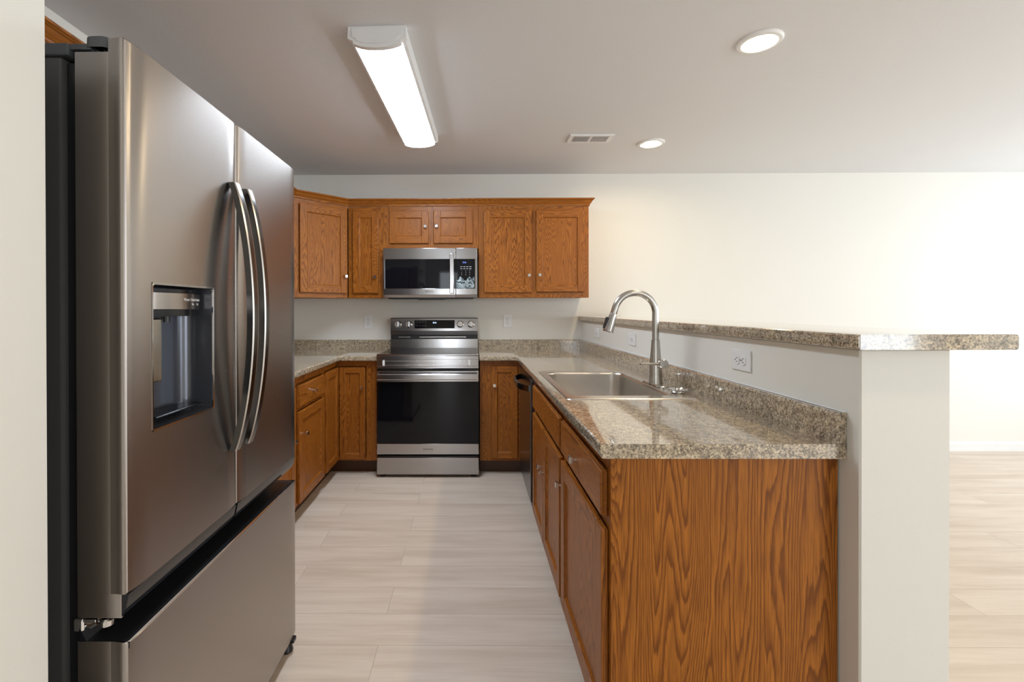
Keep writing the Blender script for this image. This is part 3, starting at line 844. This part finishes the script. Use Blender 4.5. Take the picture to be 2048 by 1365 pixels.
# ------------------------------------------------------------------ range
def range_():
    x0, x1, yf = -.704, .052, 3.450
    t = thing('kitchen_range', 'freestanding stainless electric range with black glass oven door, between the base cabinets', 'range', ((x0+x1)/2, 3.8, 0))
    bm = new_bm(); box(bm, x0+.004, x1-.004, yf+.045, 4.105, .035, .900); mesh('body', bm, BLACK, t)
    # cooktop glass with steel edge
    bm = new_bm(); box(bm, x0, x1, yf+.02, 4.045, .9005, .9115, .002, 1); box(bm, x0+.012, x1-.012, yf+.05, 4.03, .9117, .9135, .0006, 0)
    box(bm, x0, x1, yf+.002, yf+.035, .904, .9165, .003, 1, 2)
    mesh('cooktop', bm, [BLACKGL, STEEL], t)
    # control-free front trim
    bm = new_bm(); box(bm, x0, x1, yf+.004, yf+.045, .8105, .9035, .003, 0, 2)
    box(bm, x0, x1, yf+.0005, yf+.006, .876, .9035, .002, 0); box(bm, x0, x1, yf+.0005, yf+.006, .8105, .828, .002, 0)
    ft = mesh('front_trim', bm, STEEL, t)
    bm = new_bm(); box(bm, x0+.062, x1-.074, yf-.002, yf+.0045, .8635, .8665, .0008); box(bm, x0+.062, x1-.074, yf-.002, yf+.0045, .834, .837, .0008)
    mesh('trim_rib', bm, NICKEL, ft)
    for xx in (x0+.052, x1-.070):
        bm = new_bm(); box(bm, xx-.008, xx+.008, yf-.006, yf+.005, .830, .870, .003, seg=2); mesh('clip', bm, WHITEP, ft)
    # oven door
    bm = new_bm(); box(bm, x0, x1, yf, yf+.043, .7115, .7925, .003, 0, 2); box(bm, x0, x1, yf, yf+.043, .173, .2535, .003, 0, 2)
    box(bm, x0, x1, yf+.004, yf+.043, .25, .715, 0, 1)
    d = mesh('oven_door', bm, [STEEL, BLACK], t)
    bm = new_bm(); box(bm, x0+.001, x1-.001, yf+.0005, yf+.0045, .2538, .7112, .0008); mesh('window', bm, BLACKGL, d)
    bm = new_bm()
    for xx in (x0+.085, x1-.085): box(bm, xx-.011, xx+.011, yf-.034, yf+.002, .744, .764, .003)
    xa, xb = x0+.012, x1-.012
    prism(bm, [(yf-.052, .738), (yf-.046, .731), (yf-.034, .733), (yf-.030, .741), (yf-.030, .767), (yf-.034, .775), (yf-.046, .777), (yf-.052, .770)], 'x', xa, xb)
    mesh('handle', bm, STEEL, d)
    bm = new_bm(); text_bm(bm, 'SAMSUNG', .0165, frame_M((-.325, yf-.0003, .2115), (1, 0, 0), (0, -1, 0))); mesh('lettering', bm, INK, d)
    # drawer
    bm = new_bm(); box(bm, x0, x1, yf, yf+.043, .024, .151, .003, 0, 2); box(bm, x0+.01, x1-.01, yf+.012, yf+.043, .150, .160, .001, 1)
    mesh('storage_drawer', bm, [STEEL, BLACK], t)
    for xx in (x0+.04, x1-.04):
        for yy in (yf+.055, 4.04):
            bm = new_bm(); lathe(bm, [(0, 0), (.022, 0), (.022, .008), (.012, .012), (.012, .036), (0, .036)], MT(xx, yy, 0), 18); mesh('foot', bm, BLACK, t)
    # backguard (leans back slightly)
    yb = 4.040
    bm = new_bm()
    prism(bm, [(yb, .912), (yb+.004, .990), (4.105, .990), (4.105, .912)], 'x', x0+.002, x1, 0)
    prism(bm, [(yb+.016, .992), (yb+.016, 1.024), (4.105, 1.024), (4.105, .992)], 'x', x0+.002, x1, 1)
    prism(bm, [(yb+.004, 1.026), (yb+.001, 1.060), (4.105, 1.060), (4.105, 1.026)], 'x', x0+.002, x1, 2)
    prism(bm, [(yb-.004, 1.0615), (yb-.004, 1.066), (yb+.012, 1.168), (yb+.018, 1.1735), (4.105, 1.1735), (4.105, 1.0615)], 'x', x0+.002, x1, 0)
    g = mesh('backguard', bm, [STEEL, BLACK, DSTEEL], t)
    bm = new_bm(); box(bm, x0+.07, x0+.17, yb+.008, yb+.017, 1.004, 1.010); box(bm, x0+.25, x1-.10, yb+.008, yb+.017, 1.004, 1.010); mesh('vent_trim', bm, NICKEL, g)
    # control panel frame leaning with the face
    dz = Vector((0, .016, .102)).normalized(); nn = Vector((0, -dz.z, dz.y))
    def PM(x, z):
        s_ = (z-1.066)/.102
        m = Matrix((Vector((1, 0, 0)), dz, nn)).transposed().to_4x4(); m.translation = Vector((x, yb-.004+.016*s_, z)); return m
    bm = new_bm(); box(bm, -.1735, .1735, -.036, .036, -.001, .0012, .0006, M=PM(-.321, 1.118)); dsp = mesh('display', bm, BLACKGL, g)
    bm = new_bm(); text_bm(bm, '5:16', .018, PM(-.321, 1.131) @ MT(0, 0, .0017), .0002); mesh('clock_digits', bm, GLOWTXT, dsp)
    for zz in ((1.149, 1.136), (1.104,)):
        bm = new_bm()
        for z in zz:
            for k in range(4): box(bm, -.009, .009, -.0012, .0012, .0012, .0016, M=PM(-.474+k*.025, z))
        mesh('panel_print', bm, DIM, dsp)
    for xk in (-.637, -.543, -.099, -.006):
        bm = new_bm(); lathe(bm, [(0, 0), (.030, 0), (.030, .003), (.0265, .005), (.025, .024), (.022, .027), (0, .027)], PM(xk, 1.1165), 30)
        box(bm, -.005, .005, -.024, .024, .020, .034, .002, M=PM(xk, 1.1165))
        mesh('knob', bm, CHROME, g)
range_()

# ------------------------------------------------------------------ microwave
def microwave():
    x0, x1, yf, z0, z1 = -.708, .045, 3.735, 1.345, 1.738
    xs_ = -.1265
    t = thing('microwave_oven', 'stainless over-the-range microwave mounted under the short cabinet', 'microwave', ((x0+x1)/2, YF, z0))
    bm = new_bm(); box(bm, x0+.004, x1-.004, yf+.032, YF-.002, z0-.004, z1); box(bm, x0+.03, x1-.03, yf+.05, YF-.05, z0-.012, z0-.003, .002)
    box(bm, -.44, -.22, yf+.035, yf+.2, z0-.018, z0-.003, .002); mesh('case', bm, BLACK, t)
    bm = new_bm()
    gx0, gx1, gz0, gz1 = -.694, -.1265, 1.414, 1.649
    box(bm, x0, xs_-.0012, yf, yf+.03, gz1, z1, .002, 0, 2); box(bm, x0, xs_-.0012, yf, yf+.03, 1.364, gz0, .002, 0, 2)
    box(bm, x0, gx0, yf+.0003, yf+.03, gz0-.002, gz1+.002, .001); box(bm, gx0-.002, xs_-.0012, yf+.006, yf+.03, gz0-.002, gz1+.002, 0, 1)
    prism(bm, [(yf, 1.3635), (yf+.03, 1.3635), (yf+.03, z0-.003), (yf+.010, z0-.003)], 'x', x0, xs_-.0012, 0)
    d = mesh('door', bm, [STEEL, BLACK], t)
    bm = new_bm(); box(bm, gx0, xs_-.0014, yf+.0015, yf+.006, gz0, gz1, .0005); mesh('window', bm, BLACKGL, d)
    bm = new_bm(); box(bm, -.1735, -.1405, yf-.040, yf-.026, 1.372, 1.690, .004, seg=2)
    for zz in (1.388, 1.674): box(bm, -.166, -.148, yf-.028, yf+.002, zz-.009, zz+.009, .002)
    mesh('handle', bm, STEEL, d)
    bm = new_bm(); text_bm(bm, 'SAMSUNG', .0150, frame_M((-.339, yf-.0003, 1.389), (1, 0, 0), (0, -1, 0))); mesh('lettering', bm, INK, d)
    # control side
    bm = new_bm()
    box(bm, xs_+.0012, x1, yf, yf+.03, 1.649, z1, .002, 0, 2); box(bm, xs_+.0012, x1, yf, yf+.03, 1.364, 1.414, .002, 0, 2)
    box(bm, .028, x1, yf+.0003, yf+.03, 1.412, 1.651, .001); box(bm, xs_+.0012, .029, yf+.004, yf+.03, 1.412, 1.651, 0, 1)
    prism(bm, [(yf, 1.3635), (yf+.03, 1.3635), (yf+.03, z0-.003), (yf+.010, z0-.003)], 'x', xs_+.0012, x1, 0)
    c = mesh('control_panel', bm, [STEEL, BLACK], t)
    bm = new_bm(); box(bm, xs_+.0015, .0278, yf+.0012, yf+.0045, 1.4142, 1.6488, .0005); mesh('panel_glass', bm, BLACKGL, c)
    def PM(x, z): return frame_M((x, yf+.0008, z), (1, 0, 0), (0, -1, 0))
    bm = new_bm(); text_bm(bm, '5:16', .016, PM(-.057, 1.622), .0002); mesh('clock_digits', bm, BLUETXT, c)
    bm = new_bm()
    for r, z in enumerate((1.588, 1.572)):
        for k in range(4): box(bm, -.008, .008, -.0016, .0016, 0, .0003, M=PM(-.082+k*.024, z))
    for r, row in enumerate(('123', '456', '789')):
        for k, ch in enumerate(row): text_bm(bm, ch, .010, PM(-.079+k*.032, 1.556-r*.016), .0002)
    mesh('keypad_print', bm, PRINT, c)
    # crumpled protective film hanging on the lower half of the keypad
    fb = bmesh.new(); nx, nz = 40, 30; V = []
    for j in range(nz+1):
        row = []
        for i in range(nx+1):
            x = -.1205+.143*i/nx; z = 1.418+.094*j/nz
            hgt = .5+.5*mnoise.noise(Vector((x*45, z*60, 3.3)))
            hgt += .4*abs(mnoise.noise(Vector((x*120, z*95, 7.1))))
            row.append(fb.verts.new((x, yf-.0005-.010*hgt*min(1, (nz-j+2)/8), z)))
        V.append(row)
    for j in range(nz):
        for i in range(nx):
            top = 18+9*mnoise.noise(Vector((i*.16, 5.5, 1.2)))
            if j > top+6: continue
            f = fb.faces.new((V[j][i], V[j][i+1], V[j+1][i+1], V[j+1][i])); f.smooth = True
    for v in [v for v in fb.verts if not v.link_faces]: fb.verts.remove(v)
    bmesh.ops.solidify(fb, geom=fb.faces[:], thickness=.0002)
    mesh('protective_film', fb, FILM, c)
def film():
    m, nt, b = mat('crinkled_clear_film')
    n = noise(nt, coords(nt, (1, 1, 1.3)), 38, 3, .6, 1.2)
    f = ramp(nt, [(.46, (0,)*3), (.52, (1,)*3), (.60, (1,)*3), (.66, (0,)*3)], n)
    nt.links.new(mix(nt, f, (.10, .15, .17), (.70, .82, .86)), b.inputs['Base Color'])  # pale and dark blotches stand in for reflections on the crinkled film
    b.inputs['Roughness'].default_value = .12
    b.inputs['Specular IOR Level'].default_value = .9
    return m
FILM = film()
microwave()

# ------------------------------------------------------------------ refrigerator
def fridge():
    XF = -.655; XBk = -.757; y0, y1, ys_ = .885, 1.735, 1.301
    t = thing('refrigerator', 'tall brushed stainless french-door refrigerator with water dispenser at left', 'refrigerator', (-1.15, 1.31, 0))
    bm = new_bm(); box(bm, -1.61, -.785, y0+.006, y1-.006, .035, 1.738, .006, 0, 2); mesh('body', bm, BODYGR, t)
    bm = new_bm(); box(bm, -.786, -.756, y0+.018, y1-.018, .06, 1.73); mesh('door_gasket', bm, BLACK, t)
    # top rail and hinge covers
    bm = new_bm(); box(bm, -1.0, -.770, y0+.002, y1-.002, 1.7385, 1.762, .003, 0, 2); mesh('top_rail', bm, GREYPL, t)
    for ya, yb in ((y0+.002, y0+.075), (y1-.075, y1-.002)):
        bm = new_bm()
        box(bm, -.80, -.730, ya+.004, yb-.004, 1.7505, 1.7625, .003, seg=2)
        loft(bm, [[(x, y, 1.7535) for x, y in rrect(-.742, -.692, ya, yb, .016)], [(x, y, 1.773) for x, y in rrect(-.741, -.693, ya, yb, .016)], [(x, y, 1.776) for x, y in rrect(-.737, -.697, ya+.004, yb-.004, .013)]], close=True)
        for xx in (-.727, -.712): tube(bm, [(xx, ya+.02, 1.747), (xx, ya+.02, 1.756)], .003, 10)
        mesh('hinge_cover', bm, GREYPL, t)

    def panel(a, b, z0, z1, hole=None, notch=True):
        """steel door skin: a plan outline (back - near side - rolled corner - crowned front - far side) lofted up in z"""
        r = .0045; zn = z1-(.026 if notch else 0)
        half = [(XBk, .003), (-.6885, .003), (-.688, .003), (XF-.038, .003), (XF-.030, .0026), (XF-.022, .0016), (XF-.015, .0004), (XF-.0045-r, 0)]
        half += [(XF-.0045-r+r*math.sin(q), r-r*math.cos(q)) for q in [PI/2*k/6 for k in range(1, 7)]]
        half += [(XF-.0045*((.055-e)/.055)**2, e) for e in (.009, .016, .025, .035, .045, .055)]
        ys = [(x, a+e) for x, e in half]
        if hole: ys += [(XF, hole[0]), (XF, hole[1])]
        else: ys += [(XF, (a+b)/2)]
        ys += [(x, b-e) for x, e in reversed(half)]
        zs = sorted({z0, z0+.003, zn, z1-.003, z1, *(hole[2:] if hole else ())}) if notch else sorted({z0, z0+.003, z1-.003, z1, *(hole[2:] if hole else ())})
        tb = bmesh.new(); V = {}; n = len(ys)
        for i, (x, y) in enumerate(ys):
            back = i < 2 or i >= n-2
            for j, z in enumerate(zs):
                if back: z = min(z, zn)
                fx_ = x-(.0025 if (x > XF-.010 and min(z-z0, z1-z) < .001) else 0)
                V[i, j] = tb.verts.new((fx_, y, z))
        for i in range(n-1):
            for j in range(len(zs)-1):
                ym, zm = (ys[i][1]+ys[i+1][1])/2, (zs[j]+zs[j+1])/2
                if hole and ys[i][0] == XF and ys[i+1][0] == XF and hole[0] < ym < hole[1] and hole[2] < zm < hole[3]: continue
                f = tb.faces.new((V[i, j], V[i+1, j], V[i+1, j+1], V[i, j+1])); f.smooth = True
        bmesh.ops.remove_doubles(tb, verts=tb.verts[:], dist=1e-6)
        bmesh.ops.recalc_face_normals(tb, faces=tb.faces[:])
        bm = new_bm(); merge(bm, tb, 0)
        zt = zn
        if not hole:
            box(bm, XBk+.0005, XF-.0125, a+.0045, b-.0045, z0+.0005, zt-.0005, 0, 1)
        else:
            box(bm, XBk+.0005, XBk+.006, a+.0045, b-.0045, z0+.0005, zt-.0005, 0, 1)
            box(bm, XBk+.0005, XF-.0125, a+.0045, b-.0045, z0+.0005, z0+.01, 0, 1); box(bm, XBk+.0005, XF-.0125, a+.0045, b-.0045, zt-.02, zt-.0005, 0, 1)
        if notch: box(bm, -.6875, XF-.0125, a+.0045, b-.0045, zt-.002, z1-.0004, 0, 1)
        return bm
    def pocket(parent, a, b):
        """black finger pocket under a door"""
        bm = new_bm()
        prism(bm, [(XF-.003, .7055), (XF-.008, .680), (XF-.017, .662), (XBk+.004, .660), (XBk+.004, .7055)], 'y', a+.003, b-.003)
        return mesh('finger_pocket', bm, BLACKG, parent)

    H = (.951, 1.181, 1.000, 1.307)
    ld = mesh('left_door', panel(y0, ys_-.0015, .706, 1.770, H), [FRIDGE, BLACK], t, label='steel door with the water dispenser')
    rd = mesh('right_door', panel(ys_+.0015, y1, .706, 1.770), [FRIDGE, BLACK], t)
    pocket(ld, y0, ys_-.0015); pocket(rd, ys_+.0015, y1)
    # steel cheek at the lower near corner of the left door
    bm = new_bm(); box(bm, XBk, -.672, y0+.0025, y0+.008, .659, .7065, .0008); mesh('door_cheek', bm, FRIDGE, ld)
    # bottom drawer
    fd = mesh('freezer_drawer', panel(y0, y1, .050, .614, None, False), [FRIDGE, BLACK], t)
    bm = new_bm()
    prism(bm, [(XF-.004, .6142), (XF-.022, .606), (XF-.055, .602), (XF-.085, .612), (XBk+.002, .640), (XBk+.002, .60), (XF-.004, .60)], 'y', y0+.004, y1-.004); mesh('grip_channel', bm, BLACKG, fd)
    bm = new_bm(); prism(bm, [(XF-.0005, .6145), (XF-.003, .6165), (XF-.006, .6145)], 'y', y0+.003, y1-.003); mesh('edge_trim', bm, CHROME, fd)
    # lower hinge at the near side
    bm = new_bm()
    box(bm, -.768, -.748, y0+.004, y0+.05, .630, .655, .003); box(bm, -.75, -.725, y0+.006, y0+.04, .648, .654, .001)
    tube(bm, [(-.748, y0+.012, .637), (-.735, y0+.009, .640), (-.724, y0+.010, .646)], .0045, 10)
    lathe(bm, [(.012, 0), (.012, .010), (.009, .013), (0, .014)], Matrix.Translation((-.708, y0+.014, .641)), 18)
    mesh('lower_hinge', bm, CHROME, t)
    # feet
    for yy in (y0+.05, y1-.035):
        for xx in (-.678, -1.5):
            bm = new_bm(); lathe(bm, [(0, 0), (.020, 0), (.022, .006), (.018, .020), (.012, .036), (0, .036)], MT(xx, yy, 0), 18)
            box(bm, xx-.012, xx+.03, yy-.014, yy+.014, .034, .05, .003); mesh('foot', bm, BLACK, t)
    # dispenser
    bm = new_bm(); D = .075; xb = XF-D
    a, b, c0, c1 = H
    rim = rrect(a, b, c0, c1, .006, 3)
    inn = rrect(a+.004, b-.004, c0+.004, c1-.004, .006, 3)
    def P(L, x): return [(x, y, z) for y, z in L]
    loft(bm, [P(rim, XF+.0004), P(rim, XF+.0012), P(inn, XF+.0008), P(inn, XF-.004)], smooth=False, mi=1)
    back = rrect(a+.030, b-.045, c0+.020, c1-.004, .010, 9)
    inn2 = rrect(a+.004, b-.004, c0+.004, c1-.004, .006, 9)
    lo_ = [P(inn2, XF-.002), P(rrect(a+.007, b-.006, c0+.008, c1-.004, .006, 9), xb+.034)]
    for q in range(1, 8):
        an = PI/2*q/7; e = .034*(1-math.cos(an))
        lo_.append(P(rrect(a+.007+e*.4, b-.006-e, c0+.008+e*.35, c1-.004, .006+.004*q/7, 9), xb+.034*(1-math.sin(an))))
    loft(bm, lo_, smooth=True, close=True, mi=0)
    ds = mesh('dispenser_recess', bm, [DISPGR, CHROME], ld)
    # control head inside the recess
    bm = new_bm()
    yc = (a+b)/2
    L0 = [(XF-.008 - .018*((y-yc)/(.098))**2, y) for y in [yc-.098+.196*k/16 for k in range(17)]]
    prof = L0+[(xb+.002, b-.018), (xb+.002, a+.018)]
    prism(bm, prof, 'z', 1.252, 1.288, 0)
    prof2 = [(x-.004, y) for x, y in L0]+[(xb+.002, b-.022), (xb+.002, a+.022)]
    prism(bm, prof2, 'z', 1.236, 1.251, 1); prism(bm, prof2, 'z', 1.289, 1.297, 1)
    mesh('dispenser_head', bm, [FRIDGE, BLACKG], ld)
    bm = new_bm()
    for txt, y, z, sz in (('Water', 1.082, 1.274, .0095), ('Cubed', 1.112, 1.274, .0095), ('Crushed', 1.142, 1.274, .0085), ('Ice', 1.112, 1.264, .0085), ('Ice', 1.142, 1.264, .0085)):
        s_ = (y-yc)/.098; x = XF-.008-.018*s_*s_
        sl = -.036*s_/.098
        u = Vector((sl, 1, 0)).normalized()
        text_bm(bm, txt, sz, frame_M((x+.0008, y, z), u, u.cross(Vector((0, 0, 1)))), .0002)
    mesh('lettering', bm, PRINT, ld)
    bm = new_bm(); box(bm, xb+.008, xb+.014, a+.035, a+.125, 1.085, 1.232, .004, seg=2); box(bm, xb+.0, xb+.009, a+.06, a+.10, 1.20, 1.236, .002)
    mesh('paddle', bm, simple('satin_bright_paddle', (.62, .58, .52), .18, 1), ld)
    bm = new_bm(); tube(bm, [(xb+.035, yc-.01, 1.222), (xb+.035, yc-.01, 1.237)], .009, 16); mesh('spout', bm, BLACK, ld)
    bm = new_bm()
    box(bm, xb+.012, XF-.012, a+.030, b-.030, c0+.018, c0+.023, .002)
    mesh('drip_tray', bm, BLACKG, ld)
    # bowed handles
    def handle(parent, y):
        z0, z1 = .868, 1.594; n = 33
        tt = bmesh.new(); rings = []
        prof = [(-.0095, -.014), (.0065, -.014), (.0095, -.0105), (.0095, .0105), (.0065, .014), (-.0095, .014)]
        for i in range(n):
            s_ = i/(n-1); z = z0+(z1-z0)*s_
            e = 1-(2*s_-1)**2
            xc = XF+.010+.050*e**.85
            rings.append([tt.verts.new((xc+p, y+q, z)) for p, q in prof])
        k = len(prof)
        for A, B in zip(rings, rings[1:]):
            for j in range(k): tt.faces.new((A[j], A[(j+1) % k], B[(j+1) % k], B[j])).material_index = 1 if j == 1 else 0  # one chamfer in lighter metal, standing in for its bright highlight
        tt.faces.new(rings[0]); tt.faces.new(rings[-1][::-1])
        bmesh.ops.recalc_face_normals(tt, faces=tt.faces[:])
        mesh('handle', tt, [HANDLE, NICKEL], parent)
    handle(ld, 1.266); handle(rd, 1.338)
    bm = new_bm(); text_bm(bm, 'SAMSUNG', .0095, frame_M((XF-.0024, 1.692, 1.741), (0, 1, 0), (1, 0, 0)), .0004); mesh('lettering', bm, INK, rd)
fridge()
